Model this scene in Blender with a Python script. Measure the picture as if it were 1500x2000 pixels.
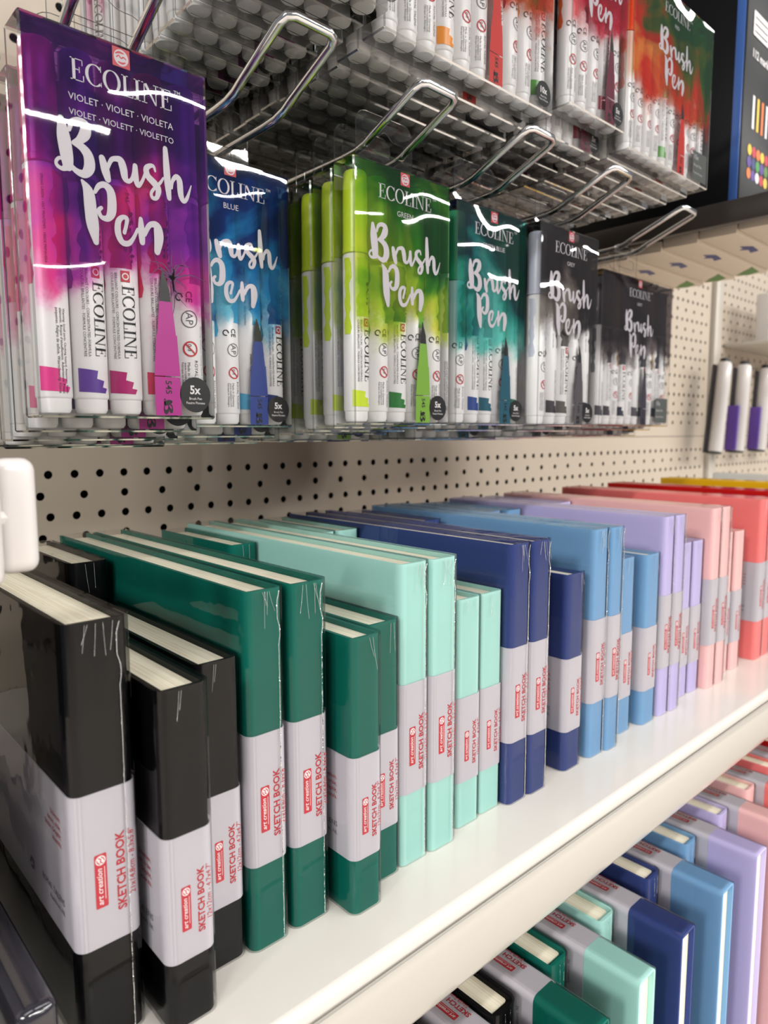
import bpy, bmesh, math, random
from mathutils import Vector, Matrix
R = random.Random(7)
PI = math.pi
scene = bpy.context.scene
C = scene.collection
for o in list(bpy.data.objects):
    bpy.data.objects.remove(o)

# ------------------------------------------------------------------ camera
YAW, PIT, ROLL = 0.74420786, 0.11163014, -0.002458
CAM = Vector((0.0, -0.53113406, 0.21354072))
F = Vector((math.sin(YAW)*math.cos(PIT), math.cos(YAW)*math.cos(PIT), -math.sin(PIT)))
Rt = Vector((math.cos(YAW), -math.sin(YAW), 0)); Up = Rt.cross(F)
R2 = Rt*math.cos(ROLL)+Up*math.sin(ROLL); U2 = -Rt*math.sin(ROLL)+Up*math.cos(ROLL)
cd = bpy.data.cameras.new('camera'); cam = bpy.data.objects.new('camera', cd); C.objects.link(cam)
m = Matrix((R2, U2, -F)).transposed().to_4x4(); m.translation = CAM
cam.matrix_world = m
cd.sensor_fit = 'VERTICAL'; cd.sensor_height = 36; cd.sensor_width = 27
cd.lens = 1366.41/2000*36
cd.clip_start = 0.01; cd.clip_end = 60
cd.dof.use_dof = True; cd.dof.focus_distance = 0.34; cd.dof.aperture_fstop = 13
scene.camera = cam

# ------------------------------------------------------------------ world, lamps, exposure
scene.view_settings.view_transform = 'Standard'
scene.view_settings.look = 'None'
scene.view_settings.gamma = 1
scene.view_settings.use_curve_mapping = False
scene.view_settings.exposure = 0.0
scene.cycles.transparent_max_bounces = 32
scene.cycles.max_bounces = 10
w = bpy.data.worlds.new('world'); scene.world = w; w.use_nodes = True
w.node_tree.nodes['Background'].inputs[0].default_value = (0.93, 0.95, 1.0, 1)
w.node_tree.nodes['Background'].inputs[1].default_value = 0.22

def strip(x, y, z, lx, ly, L, rz=0, col=(1, 0.985, 0.95)):
    l = bpy.data.lights.new('ceiling_or_fill_strip', 'AREA'); l.shape = 'RECTANGLE'
    l.size = lx; l.size_y = ly; l.energy = L*PI*lx*ly; l.color = col
    o = bpy.data.objects.new('ceiling_or_fill_strip', l); C.objects.link(o)
    o.location = (x, y, z); o.rotation_euler = (0, 0, rz)
    return o
# light tubes of the shop ceiling, rows parallel to the shelf, plus fill strips added at the left
for (x, y) in ((-0.6, -1.25), (1.0, -1.25), (2.6, -1.25)):
    strip(x, y, 1.9, 1.4, 0.10, 24)
for (x, y) in ((0.1, -3.0), (1.9, -3.0), (3.7, -3.0), (5.5, -3.0)):
    strip(x, y, 1.7, 1.3, 0.06, 270)
strip(-2.7, -2.2, 1.7, 1.4, 0.10, 300)  # fill strips added out of view on the left, to brighten left-facing sides
strip(-3.6, -1.3, 1.7, 1.4, 0.10, 330)
for (x, y, L) in ((1.15, -4.3, 300), (3.1, -4.3, 300), (5.0, -4.3, 300), (1.9, -6.6, 330), (4.3, -6.2, 330), (7.2, -5.2, 330)):
    strip(x, y, 1.9, 1.3, 0.055, L)

# ------------------------------------------------------------------ materials
MATS = {}
def nodes(name):
    mt = bpy.data.materials.new(name); mt.use_nodes = True
    nt = mt.node_tree; nt.nodes.clear()
    out = nt.nodes.new('ShaderNodeOutputMaterial')
    MATS[name] = mt
    return mt, nt, out
def N(nt, t, **kw):
    n = nt.nodes.new(t)
    for k, v in kw.items():
        if isinstance(k, str) and k.startswith('i_'):
            n.inputs[k[2:].replace('_', ' ')].default_value = v
        else:
            setattr(n, k, v)
    return n
def srgb(r, g, b):
    f = lambda c: (c/255/12.92) if c/255 <= 0.04045 else ((c/255+0.055)/1.055)**2.4
    return (f(r), f(g), f(b), 1)
def bump(nt, bsdf, scale, strength, dist=0.001, detail=3, coord='Object'):
    tc = N(nt, 'ShaderNodeTexCoord'); no = N(nt, 'ShaderNodeTexNoise'); no.inputs['Scale'].default_value = scale
    no.inputs['Detail'].default_value = detail
    b = N(nt, 'ShaderNodeBump'); b.inputs['Strength'].default_value = strength; b.inputs['Distance'].default_value = dist
    nt.links.new(tc.outputs[coord], no.inputs['Vector']); nt.links.new(no.outputs['Fac'], b.inputs['Height'])
    nt.links.new(b.outputs['Normal'], bsdf.inputs['Normal'])
    return b
def principled(name, col, rough=0.5, metal=0.0, coat=0.0, spec=0.5, bmp=None, coat_rough=0.05):
    mt, nt, out = nodes(name)
    p = N(nt, 'ShaderNodeBsdfPrincipled')
    if col == 'OBJ':
        oi = N(nt, 'ShaderNodeObjectInfo'); nt.links.new(oi.outputs['Color'], p.inputs['Base Color'])
    else:
        p.inputs['Base Color'].default_value = col
    p.inputs['Roughness'].default_value = rough; p.inputs['Metallic'].default_value = metal
    p.inputs['Coat Weight'].default_value = coat; p.inputs['Coat Roughness'].default_value = coat_rough
    p.inputs['Specular IOR Level'].default_value = spec
    if bmp: bump(nt, p, *bmp)
    nt.links.new(p.outputs[0], out.inputs[0])
    return mt
M = {}
M['cover'] = principled('book_cover', 'OBJ', 0.4, spec=0.08)
M['band'] = principled('paper_band', srgb(194, 189, 196), 0.45)
M['red'] = principled('label_red', srgb(196, 42, 58), 0.45)
M['redtext'] = principled('label_red_ink', srgb(184, 36, 50), 0.5)
M['white'] = principled('white_ink', srgb(238, 234, 234), 0.5)
M['greyink'] = principled('grey_ink', srgb(95, 92, 98), 0.5)
M['black'] = principled('black_ink', srgb(18, 16, 18), 0.4)
M['shelf'] = principled('white_shelf_enamel', srgb(207, 201, 193), 0.22, coat=0.3, bmp=(60, 0.05, 0.0005))
M['rail'] = principled('price_rail_plastic', srgb(178, 172, 163), 0.12, coat=0.6, bmp=(9, 0.12, 0.002))
M['wall'] = principled('beige_metal_panel', srgb(193, 179, 162), 0.45, bmp=(400, 0.05, 0.0003))
M['dark'] = principled('dark_void', srgb(22, 20, 20), 0.8)
M['post'] = principled('upright_enamel', srgb(190, 182, 170), 0.4)
M['chrome'] = principled('chrome_wire', (0.78, 0.79, 0.8, 1), 0.12, metal=1.0)
M['whiteplastic'] = principled('white_plastic', srgb(206, 200, 197), 0.3, coat=0.2)
M['penwhite'] = principled('pen_white', srgb(238, 236, 236), 0.32)
M['ink'] = principled('pen_ink', 'OBJ', 0.3)
M['blackbox'] = principled('black_carton', srgb(10, 10, 13), 0.4, spec=0.2)
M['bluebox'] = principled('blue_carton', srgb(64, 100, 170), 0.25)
M['darkmetal'] = principled('dark_metal', srgb(58, 52, 48), 0.35, metal=0.3)
M['tray'] = principled('dark_plastic', srgb(40, 38, 44), 0.12, coat=0.6)
M['pad'] = principled('cream_pad_board', srgb(222, 208, 190), 0.6)
M['navyink'] = principled('navy_ink', srgb(52, 56, 120), 0.5)
M['leafink'] = principled('leaf_ink', srgb(84, 132, 48), 0.5)
M['yellow'] = principled('yellow_ink', srgb(236, 196, 60), 0.5)
M['orange'] = principled('orange_ink', srgb(236, 120, 50), 0.5)
M['purple'] = principled('purple_ink', srgb(92, 60, 150), 0.5)
M['greend'] = principled('green_ink', srgb(70, 150, 70), 0.5)
M['floor'] = principled('floor_vinyl', srgb(170, 160, 150), 0.5)

def page_mat():
    mt, nt, out = nodes('page_edges')
    p = N(nt, 'ShaderNodeBsdfPrincipled'); p.inputs['Roughness'].default_value = 0.7
    tc = N(nt, 'ShaderNodeTexCoord'); mp = N(nt, 'ShaderNodeMapping'); mp.inputs['Scale'].default_value = (1500, 18, 18)
    no = N(nt, 'ShaderNodeTexNoise'); no.inputs['Scale'].default_value = 1.0; no.inputs['Detail'].default_value = 2
    cr = N(nt, 'ShaderNodeValToRGB')
    cr.color_ramp.elements[0].position = 0.3; cr.color_ramp.elements[0].color = srgb(228, 217, 190)
    cr.color_ramp.elements[1].position = 0.65; cr.color_ramp.elements[1].color = srgb(252, 245, 224)
    nt.links.new(tc.outputs['Object'], mp.inputs[0]); nt.links.new(mp.outputs[0], no.inputs['Vector'])
    nt.links.new(no.outputs['Fac'], cr.inputs[0]); nt.links.new(cr.outputs[0], p.inputs['Base Color'])
    nt.links.new(p.outputs[0], out.inputs[0]); return mt
M['page'] = page_mat()

def film(name, tint=(1, 1, 1, 1), ior=1.5, rough=0.03, haze=0.0, bscale=20, bstr=0.3, bdist=0.002, detail=2, hazecol=(0.9, 0.9, 0.9, 1), stretch=(1, 1, 1), gain=1.0):
    mt, nt, out = nodes(name)
    tr = N(nt, 'ShaderNodeBsdfTransparent'); tr.inputs[0].default_value = tint
    gl = N(nt, 'ShaderNodeBsdfGlossy'); gl.inputs['Roughness'].default_value = rough
    fr = N(nt, 'ShaderNodeFresnel'); fr.inputs['IOR'].default_value = ior
    tc = N(nt, 'ShaderNodeTexCoord'); mp = N(nt, 'ShaderNodeMapping'); mp.inputs['Scale'].default_value = stretch
    no = N(nt, 'ShaderNodeTexNoise'); no.inputs['Scale'].default_value = bscale; no.inputs['Detail'].default_value = detail
    b = N(nt, 'ShaderNodeBump'); b.inputs['Strength'].default_value = bstr; b.inputs['Distance'].default_value = bdist
    nt.links.new(tc.outputs['Object'], mp.inputs[0]); nt.links.new(mp.outputs[0], no.inputs['Vector'])
    nt.links.new(no.outputs['Fac'], b.inputs['Height'])
    nt.links.new(b.outputs[0], gl.inputs['Normal'])
    base = tr
    if haze > 0:
        df = N(nt, 'ShaderNodeBsdfDiffuse'); df.inputs[0].default_value = hazecol
        mh = N(nt, 'ShaderNodeMixShader'); mh.inputs[0].default_value = haze
        nt.links.new(tr.outputs[0], mh.inputs[1]); nt.links.new(df.outputs[0], mh.inputs[2]); base = mh
    mx = N(nt, 'ShaderNodeMixShader')
    mu = N(nt, 'ShaderNodeMath'); mu.operation = 'MULTIPLY'; mu.inputs[1].default_value = gain; mu.use_clamp = True
    nt.links.new(fr.outputs[0], mu.inputs[0]); nt.links.new(mu.outputs[0], mx.inputs[0])
    nt.links.new(base.outputs[0], mx.inputs[1]); nt.links.new(gl.outputs[0], mx.inputs[2])
    nt.links.new(mx.outputs[0], out.inputs[0]); return mt
M['case'] = film('clear_case_plastic', tint=(0.985, 0.985, 0.985, 1), bscale=19, bstr=0.62, bdist=0.0033, haze=0.004, detail=0.3, rough=0.02)
M['caseedge'] = film('clear_case_edge', tint=(0.55, 0.56, 0.54, 1), haze=0.03, bscale=60, bstr=0.3, gain=1.0, rough=0.12)
M['wrap'] = film('shrink_wrap_film', tint=(0.985, 0.985, 0.985, 1), bscale=22, bstr=0.35, bdist=0.0025, detail=3, stretch=(1, 1, 0.6), gain=0.7)
M['wraptop'] = film('shrink_wrap_top', tint=(0.99, 0.99, 0.99, 1), bscale=40, bstr=0.5, bdist=0.002, detail=2, gain=0.4)
M['wrapseam'] = film('shrink_wrap_seam', tint=(0.8, 0.8, 0.8, 1), haze=0.3, bscale=400, bstr=0.8, gain=3, rough=0.15)
M['wrinkle'] = film('shrink_wrap_creases', tint=(0.98, 0.98, 0.98, 1), bscale=70, bstr=0.45, bdist=0.0015, gain=0.65, rough=0.1, detail=1, stretch=(3.0, 3.0, 0.3))

def wash(name, stops, seed, H=0.148, edge=0.36, amp=0.30, dens=0.5, hues=None):
    """ink wash printed on clear film: colours mottled by noise, ragged lower edge"""
    mt, nt, out = nodes(name)
    tc = N(nt, 'ShaderNodeTexCoord')
    n1 = N(nt, 'ShaderNodeTexNoise'); n1.inputs['Scale'].default_value = 19; n1.inputs['Detail'].default_value = 5
    n1.inputs['Distortion'].default_value = 0.7
    mp = N(nt, 'ShaderNodeMapping'); mp.inputs['Location'].default_value = (seed*3.1, seed*1.7, seed*0.9)
    nt.links.new(tc.outputs['Object'], mp.inputs[0]); nt.links.new(mp.outputs[0], n1.inputs['Vector'])
    sx = N(nt, 'ShaderNodeSeparateXYZ'); nt.links.new(tc.outputs['Object'], sx.inputs[0])
    v = N(nt, 'ShaderNodeMath'); v.operation = 'DIVIDE'; v.inputs[1].default_value = H
    nt.links.new(sx.outputs['Z'], v.inputs[0])
    # colour factor: height plus mottling
    a = N(nt, 'ShaderNodeMath'); a.operation = 'MULTIPLY_ADD'; a.inputs[1].default_value = 2.2; a.inputs[2].default_value = -1.18
    nt.links.new(n1.outputs['Fac'], a.inputs[0])
    s = N(nt, 'ShaderNodeMath'); s.operation = 'ADD'; nt.links.new(v.outputs[0], s.inputs[0]); nt.links.new(a.outputs[0], s.inputs[1])
    gx = N(nt, 'ShaderNodeMath'); gx.operation = 'MULTIPLY_ADD'; gx.inputs[1].default_value = 3.6; gx.inputs[2].default_value = -0.16
    nt.links.new(sx.outputs['X'], gx.inputs[0]); s0 = s
    s = N(nt, 'ShaderNodeMath'); s.operation = 'ADD'; nt.links.new(s0.outputs[0], s.inputs[0]); nt.links.new(gx.outputs[0], s.inputs[1])
    cr = N(nt, 'ShaderNodeValToRGB'); e = cr.color_ramp.elements
    while len(e) < len(stops): e.new(0.5)
    for i, (p, c) in enumerate(stops): e[i].position = p; e[i].color = srgb(*c)
    nt.links.new(s.outputs[0], cr.inputs[0])
    # ragged edge
    n2 = N(nt, 'ShaderNodeTexNoise'); n2.inputs['Scale'].default_value = 34; n2.inputs['Detail'].default_value = 6; n2.inputs['Roughness'].default_value = 0.6
    nt.links.new(mp.outputs[0], n2.inputs['Vector'])
    k = N(nt, 'ShaderNodeMath'); k.operation = 'MULTIPLY_ADD'; k.inputs[1].default_value = amp*2; k.inputs[2].default_value = -amp
    nt.links.new(n2.outputs['Fac'], k.inputs[0])
    q = N(nt, 'ShaderNodeMath'); q.operation = 'ADD'; nt.links.new(v.outputs[0], q.inputs[0]); nt.links.new(k.outputs[0], q.inputs[1])
    mr = N(nt, 'ShaderNodeMapRange'); mr.interpolation_type = 'SMOOTHSTEP'
    mr.inputs['From Min'].default_value = edge-0.03; mr.inputs['From Max'].default_value = edge+0.09
    nt.links.new(q.outputs[0], mr.inputs['Value'])
    tr0 = N(nt, 'ShaderNodeBsdfTransparent'); trc = N(nt, 'ShaderNodeBsdfTransparent'); df = N(nt, 'ShaderNodeBsdfDiffuse')
    gm = N(nt, 'ShaderNodeGamma'); gm.inputs[1].default_value = 0.5; nt.links.new(cr.outputs[0], gm.inputs[0])
    nt.links.new(gm.outputs[0], trc.inputs[0]); nt.links.new(cr.outputs[0], df.inputs[0])
    m1 = N(nt, 'ShaderNodeMixShader'); m1.inputs[0].default_value = dens
    nt.links.new(trc.outputs[0], m1.inputs[1]); nt.links.new(df.outputs[0], m1.inputs[2])
    m2 = N(nt, 'ShaderNodeMixShader'); nt.links.new(mr.outputs[0], m2.inputs[0])
    nt.links.new(tr0.outputs[0], m2.inputs[1]); nt.links.new(m1.outputs[0], m2.inputs[2])
    nt.links.new(m2.outputs[0], out.inputs[0]); return mt
WASH = {
 'violet': wash('wash_violet', [(0.05, (250, 170, 220)), (0.28, (240, 70, 150)), (0.46, (214, 60, 170)), (0.62, (150, 50, 180)), (0.78, (90, 30, 140)), (0.98, (66, 20, 118))], 1, edge=0.33, dens=0.22),
 'blue': wash('wash_blue', [(0.15, (110, 200, 225)), (0.42, (40, 150, 205)), (0.62, (20, 60, 130)), (0.9, (10, 40, 100))], 2, dens=0.34),
 'green': wash('wash_green', [(0.1, (230, 225, 90)), (0.38, (170, 205, 50)), (0.6, (70, 150, 40)), (0.9, (20, 95, 40))], 3, dens=0.28),
 'teal': wash('wash_green_blue', [(0.15, (110, 215, 205)), (0.42, (30, 150, 140)), (0.62, (10, 70, 80)), (0.9, (14, 80, 66))], 4, dens=0.34),
 'grey': wash('wash_grey', [(0.15, (190, 182, 170)), (0.42, (110, 98, 96)), (0.62, (46, 40, 44)), (0.9, (58, 50, 52))], 5, edge=0.48, dens=0.42),
 'darkgrey': wash('wash_dark_grey', [(0.15, (150, 140, 140)), (0.42, (80, 70, 74)), (0.62, (46, 38, 42)), (0.9, (64, 54, 56))], 6, edge=0.44, dens=0.42),
 'red': wash('wash_red_green', [(0.15, (236, 150, 70)), (0.4, (220, 50, 30)), (0.62, (210, 70, 30)), (0.8, (90, 110, 30)), (0.98, (20, 90, 40))], 7, dens=0.42),
 'crimson': wash('wash_crimson', [(0.2, (236, 130, 140)), (0.5, (215, 40, 70)), (0.9, (170, 20, 50))], 8, dens=0.38),
}

# ------------------------------------------------------------------ mesh helpers
class MB:
    """collects geometry, each face with a material slot"""
    def __init__(s): s.v = []; s.f = []; s.m = []; s.mats = []; s.sm = []
    def slot(s, mat):
        if mat not in s.mats: s.mats.append(mat)
        return s.mats.index(mat)
    def add(s, vs, fs, mat, smooth=False):
        b = len(s.v); s.v += [tuple(p) for p in vs]; k = s.slot(mat)
        for f in fs: s.f.append([b+i for i in f]); s.m.append(k); s.sm.append(smooth)
    def box(s, x0, x1, y0, y1, z0, z1, mat):
        vs = [(x, y, z) for x in (x0, x1) for y in (y0, y1) for z in (z0, z1)]
        s.add(vs, [(0, 1, 3, 2), (4, 6, 7, 5), (0, 4, 5, 1), (2, 3, 7, 6), (0, 2, 6, 4), (1, 5, 7, 3)], mat)
    def rbox(s, x0, x1, y0, y1, z0, z1, mat, r=0.001, seg=2):
        bm = bmesh.new(); bmesh.ops.create_cube(bm, size=1)
        for v in bm.verts: v.co = Vector(((x0+x1)/2+v.co.x*(x1-x0), (y0+y1)/2+v.co.y*(y1-y0), (z0+z1)/2+v.co.z*(z1-z0)))
        bmesh.ops.bevel(bm, geom=bm.edges[:], offset=r, segments=seg, affect='EDGES', profile=0.5)
        bm.verts.ensure_lookup_table(); bm.verts.index_update()
        s.add([v.co[:] for v in bm.verts], [[v.index for v in f.verts] for f in bm.faces], mat, True); bm.free()
    def sweep(s, pts, r, mat, seg=10, closed=False, cap=True):
        pts = [Vector(p) for p in pts]; n = len(pts); vs = []; up = None
        for i, p in enumerate(pts):
            a = pts[(i-1) % n] if (closed or i > 0) else p; b = pts[(i+1) % n] if (closed or i < n-1) else p
            t = (b-a).normalized()
            if up is None:
                up = Vector((0, 0, 1)) if abs(t.z) < 0.9 else Vector((1, 0, 0))
            side = t.cross(up).normalized(); up = side.cross(t).normalized()
            for k in range(seg):
                an = 2*PI*k/seg; vs.append(p+side*math.cos(an)*r+up*math.sin(an)*r)
        fs = []
        for i in range(n if closed else n-1):
            for k in range(seg):
                a = i*seg+k; b = i*seg+(k+1) % seg; c = ((i+1) % n)*seg+(k+1) % seg; d = ((i+1) % n)*seg+k
                fs.append((a, b, c, d))
        if cap and not closed: fs += [tuple(range(seg))[::-1], tuple((n-1)*seg+k for k in range(seg))]
        s.add(vs, fs, mat, True)
    def lathe(s, prof, mat, seg=20, cx=0, cy=0):
        vs = []; fs = []
        for (r, z) in prof:
            for k in range(seg):
                a = 2*PI*k/seg; vs.append((cx+r*math.cos(a), cy+r*math.sin(a), z))
        for i in range(len(prof)-1):
            for k in range(seg):
                fs.append((i*seg+k, i*seg+(k+1) % seg, (i+1)*seg+(k+1) % seg, (i+1)*seg+k))
        fs.append(tuple(range(seg))[::-1]); fs.append(tuple((len(prof)-1)*seg+k for k in range(seg)))
        s.add(vs, fs, mat, True)
    def mesh(s, name):
        me = bpy.data.meshes.new(name); me.from_pydata(s.v, [], s.f)
        for mt in s.mats: me.materials.append(mt)
        me.polygons.foreach_set('material_index', s.m); me.polygons.foreach_set('use_smooth', s.sm)
        me.update()
        try:
            if any(s.sm): me.set_sharp_from_angle(angle=math.radians(40))
        except Exception: pass
        return me
    def build(s, name, parent=None, loc=(0, 0, 0), rot=(0, 0, 0), color=None):
        return obj(name, s.mesh(name), parent, loc, rot, color)

def obj(name, me, parent=None, loc=(0, 0, 0), rot=(0, 0, 0), color=None):
    o = bpy.data.objects.new(name, me); C.objects.link(o); o.location = loc; o.rotation_euler = rot
    if parent: o.parent = parent
    if color: o.color = color
    return o
def tag(o, label, cat, group=None, kind=None):
    o['label'] = label; o['category'] = cat
    if group: o['group'] = group
    if kind: o['kind'] = kind
    return o
def empty(name, loc=(0, 0, 0), rot=(0, 0, 0)):
    e = bpy.data.objects.new(name, None); C.objects.link(e); e.location = loc; e.rotation_euler = rot
    e.empty_display_size = 0.01
    return e
def tree_copy(o, parent=None):
    c = o.copy(); C.objects.link(c); c.parent = parent
    for ch in list(o.children): tree_copy(ch, c)
    return c

# ------------------------------------------------------------------ flat lettering
_gc = {}
def glyphs(text, bold=0.0, shear=0.0):
    """verts, faces of a text in the built-in font, cap height 1, starting at x = 0"""
    key = (text, bold, shear)
    if key in _gc: return _gc[key]
    cu = bpy.data.curves.new('t', 'FONT'); cu.body = text; cu.size = 1; cu.resolution_u = 2; cu.offset = bold; cu.shear = shear
    o = bpy.data.objects.new('t', cu); C.objects.link(o)
    bpy.context.view_layer.update()
    me = o.evaluated_get(bpy.context.evaluated_depsgraph_get()).to_mesh()
    vs = [(v.co.x, v.co.y) for v in me.vertices]; fs = [list(p.vertices) for p in me.polygons]
    o.evaluated_get(bpy.context.evaluated_depsgraph_get()).to_mesh_clear()
    bpy.data.objects.remove(o); bpy.data.curves.remove(cu)
    k = 1/0.69
    x0 = min(v[0] for v in vs); x1 = max(v[0] for v in vs)
    vs = [((a-x0)*k, b*k) for a, b in vs]
    _gc[key] = (vs, fs, (x1-x0)*k)
    return _gc[key]
def catmull(P, n=6):
    out = []
    for i in range(len(P)-1):
        p0 = P[max(i-1, 0)]; p1 = P[i]; p2 = P[i+1]; p3 = P[min(i+2, len(P)-1)]
        for k in range(n):
            t = k/n
            out.append(tuple(0.5*((2*b)+(-a+c)*t+(2*a-5*b+4*c-d)*t*t+(-a+3*b-3*c+d)*t**3) for a, b, c, d in zip(p0, p1, p2, p3)))
    out.append(tuple(P[-1])); return out
def stroke2d(P, smooth=True, ends=True, n=6):
    """P: (x, y, width) -> flat ribbon with round ends"""
    Q = catmull(P, n) if smooth and len(P) > 2 else list(P)
    vs = []; fs = []
    for i, (x, y, w_) in enumerate(Q):
        a = Q[max(i-1, 0)]; b = Q[min(i+1, len(Q)-1)]
        dx, dy = b[0]-a[0], b[1]-a[1]; l = math.hypot(dx, dy) or 1
        nx, ny = -dy/l*w_/2, dx/l*w_/2
        vs += [(x+nx, y+ny), (x-nx, y-ny)]
    for i in range(len(Q)-1): fs.append((2*i, 2*i+1, 2*i+3, 2*i+2))
    if ends:
        for (x, y, w_) in (Q[0], Q[-1]):
            b = len(vs); vs += [(x+w_/2*math.cos(2*PI*k/10), y+w_/2*math.sin(2*PI*k/10)) for k in range(10)]
            fs.append(tuple(range(b, b+10)))
    return vs, fs
def rect2d(x0, y0, x1, y1): return [(x0, y0), (x1, y0), (x1, y1), (x0, y1)], [(0, 1, 2, 3)]
def disc2d(cx, cy, r, seg=24, ry=None):
    return [(cx+r*math.cos(2*PI*k/seg), cy+(ry or r)*math.sin(2*PI*k/seg)) for k in range(seg)], [tuple(range(seg))]
def ring2d(cx, cy, r, w_, seg=24):
    return stroke2d([(cx+r*math.cos(2*PI*k/seg), cy+r*math.sin(2*PI*k/seg), w_) for k in range(seg+1)], smooth=False, ends=False)
def rrect2d(x0, y0, x1, y1, r):
    vs = []
    for (cx, cy, a0) in ((x1-r, y1-r, 0), (x0+r, y1-r, 90), (x0+r, y0+r, 180), (x1-r, y0+r, 270)):
        for k in range(5):
            a = math.radians(a0+22.5*k); vs.append((cx+r*math.cos(a), cy+r*math.sin(a)))
    return vs, [tuple(range(len(vs)))]
def merge2d(parts):
    V = []; Fc = []
    for vs, fs in parts:
        b = len(V); V += vs; Fc += [[b+i for i in f] for f in fs]
    return V, Fc
def xf(g, s=1, dx=0, dy=0, rot=0):
    vs, fs = g[0], g[1]; c, sn = math.cos(rot), math.sin(rot)
    return [(dx+s*(x*c-y*sn), dy+s*(x*sn+y*c)) for x, y in vs], fs
def serif_word():
    st, th, sf = 0.15, 0.045, 0.12
    def E():
        return [rect2d(.1, 0, .1+st, 1), rect2d(0, .96, .62, 1), rect2d(.58, .74, .62, 1), rect2d(.25, .49, .46, .53), rect2d(.43, .38, .47, .64), rect2d(0, 0, .66, .04), rect2d(.62, 0, .67, .29)], .72
    def oval(a0, a1, cx, rx):
        P = []
        for k in range(25):
            a = math.radians(a0+(a1-a0)*k/24); w_ = .04+.12*abs(math.cos(a))**1.5
            P.append((cx+(rx-.07)*math.cos(a), .5+.49*math.sin(a), w_))
        return stroke2d(P, smooth=False, ends=False)
    def Cc(): return [oval(42, 318, .46, .46), rect2d(.76, .72, .80, 1.0), rect2d(.78, .05, .81, .26)], .86
    def O(): return [oval(0, 360, .46, .46)], .95
    def L(): return [rect2d(.1, 0, .1+st, 1), rect2d(0, .96, .35, 1), rect2d(0, 0, .6, .04), rect2d(.57, 0, .61, .3)], .64
    def I(): return [rect2d(.1, 0, .1+st, 1), rect2d(0, .96, .35, 1), rect2d(0, 0, .35, .04)], .39
    def Nn(): return [rect2d(.12, 0, .17, 1), rect2d(0, .96, .28, 1), rect2d(0, 0, .3, .04), ([(.08, 1), (.28, 1), (.84, 0), (.76, 0)], [(0, 1, 2, 3)]), rect2d(.78, 0, .83, 1), rect2d(.66, .96, .96, 1)], 1.0
    x = 0; parts = []
    for fn in (E, Cc, O, L, I, Nn, E):
        ps, wd = fn()
        parts += [xf(p, 1, x, 0) for p in ps]; x += wd+.03
    V, Fc = merge2d(parts); return V, Fc, x
ECO = serif_word()
BRUSH = [[(14.5,114.1,2.4),(15.2,108.1,5.2),(16.1,101.0,5.2),(16.4,97.1,4.2)],[(17.6,110.7,1.5),(18.8,113.8,2.1),(21.5,115.1,2.4),(24.2,114.0,3.6),(23.9,110.8,4.5),(21.5,107.7,3.0),(19.1,106.2,1.8)],[(19.1,106.2,1.8),(22.4,105.3,3.3),(24.8,102.7,4.2),(25.1,98.5,4.5),(23.0,95.5,3.3),(20.0,95.7,2.4),(17.6,97.4,1.8)],[(16.4,97.1,3.6),(14.3,95.5,1.8),(12.2,96.2,1.5),(11.9,97.8,1.3),(13.4,99.3,1.3),(15.2,98.5,1.2)],[(30.5,103.2,2.7),(31.7,98.9,3.6),(32.6,95.6,2.7)],[(32.6,99.7,1.5),(34.4,103.4,1.8),(36.7,104.4,2.2),(38.5,104.0,3.1),(39.5,101.2,3.4),(40.1,97.7,2.8),(41.7,96.8,1.9),(43.2,98.1,1.6),(44.5,100.9,2.2)],[(44.8,103.5,2.2),(44.8,99.4,2.8),(45.7,95.9,1.9),(47.6,97.9,1.4),(49.2,101.4,1.3)],[(53.9,103.5,0.9),(53.2,105.3,1.4),(51.4,105.1,1.9),(49.8,103.5,2.5),(50.4,100.8,2.8),(53.5,98.4,3.1),(55.1,96.3,2.8),(54.2,92.9,1.9),(52.3,92.4,1.6),(51.7,94.2,1.4),(53.5,96.8,1.3),(56.1,99.3,1.3),(57.6,101.6,0.9)],[(59.0,113.8,2.2),(59.3,106.2,3.1),(59.6,99.9,3.1),(60.1,93.9,2.2)],[(61.4,98.4,1.3),(62.0,101.4,1.6),(63.9,103.5,2.2),(65.4,102.0,2.8),(65.8,96.6,2.8),(67.0,94.0,1.9),(68.9,95.7,1.6),(71.1,101.3,0.5)]]
PEN = [[(21.8,92.7,1.2),(24.2,88.9,4.5),(24.8,81.9,5.1),(25.4,76.3,5.1),(26.4,70.1,2.4)],[(26.9,89.5,1.5),(28.7,92.2,2.1),(31.4,93.0,2.7),(33.7,90.4,3.6),(33.7,83.7,3.9),(32.0,80.4,2.7),(29.3,80.2,1.8),(28.1,82.5,1.8),(29.3,83.9,1.5)],[(38.8,75.9,1.6),(39.8,79.2,1.6),(40.1,81.7,1.9),(38.2,81.9,1.9),(36.3,79.7,2.5),(36.0,75.4,2.8),(37.6,72.0,2.5),(40.4,71.9,2.2),(42.6,74.2,1.6),(44.8,78.3,1.3)],[(46.4,82.7,1.9),(46.5,78.0,3.1),(46.7,73.4,2.5)],[(47.9,76.8,1.9),(49.8,80.3,2.2),(51.7,81.6,2.5),(53.9,80.8,3.8),(54.5,76.5,4.4),(53.5,70.6,2.8)]]
BP = merge2d([stroke2d(s, n=5) for s in BRUSH+PEN])
BPs = merge2d([stroke2d(s, n=2) for s in BRUSH+PEN])

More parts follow.
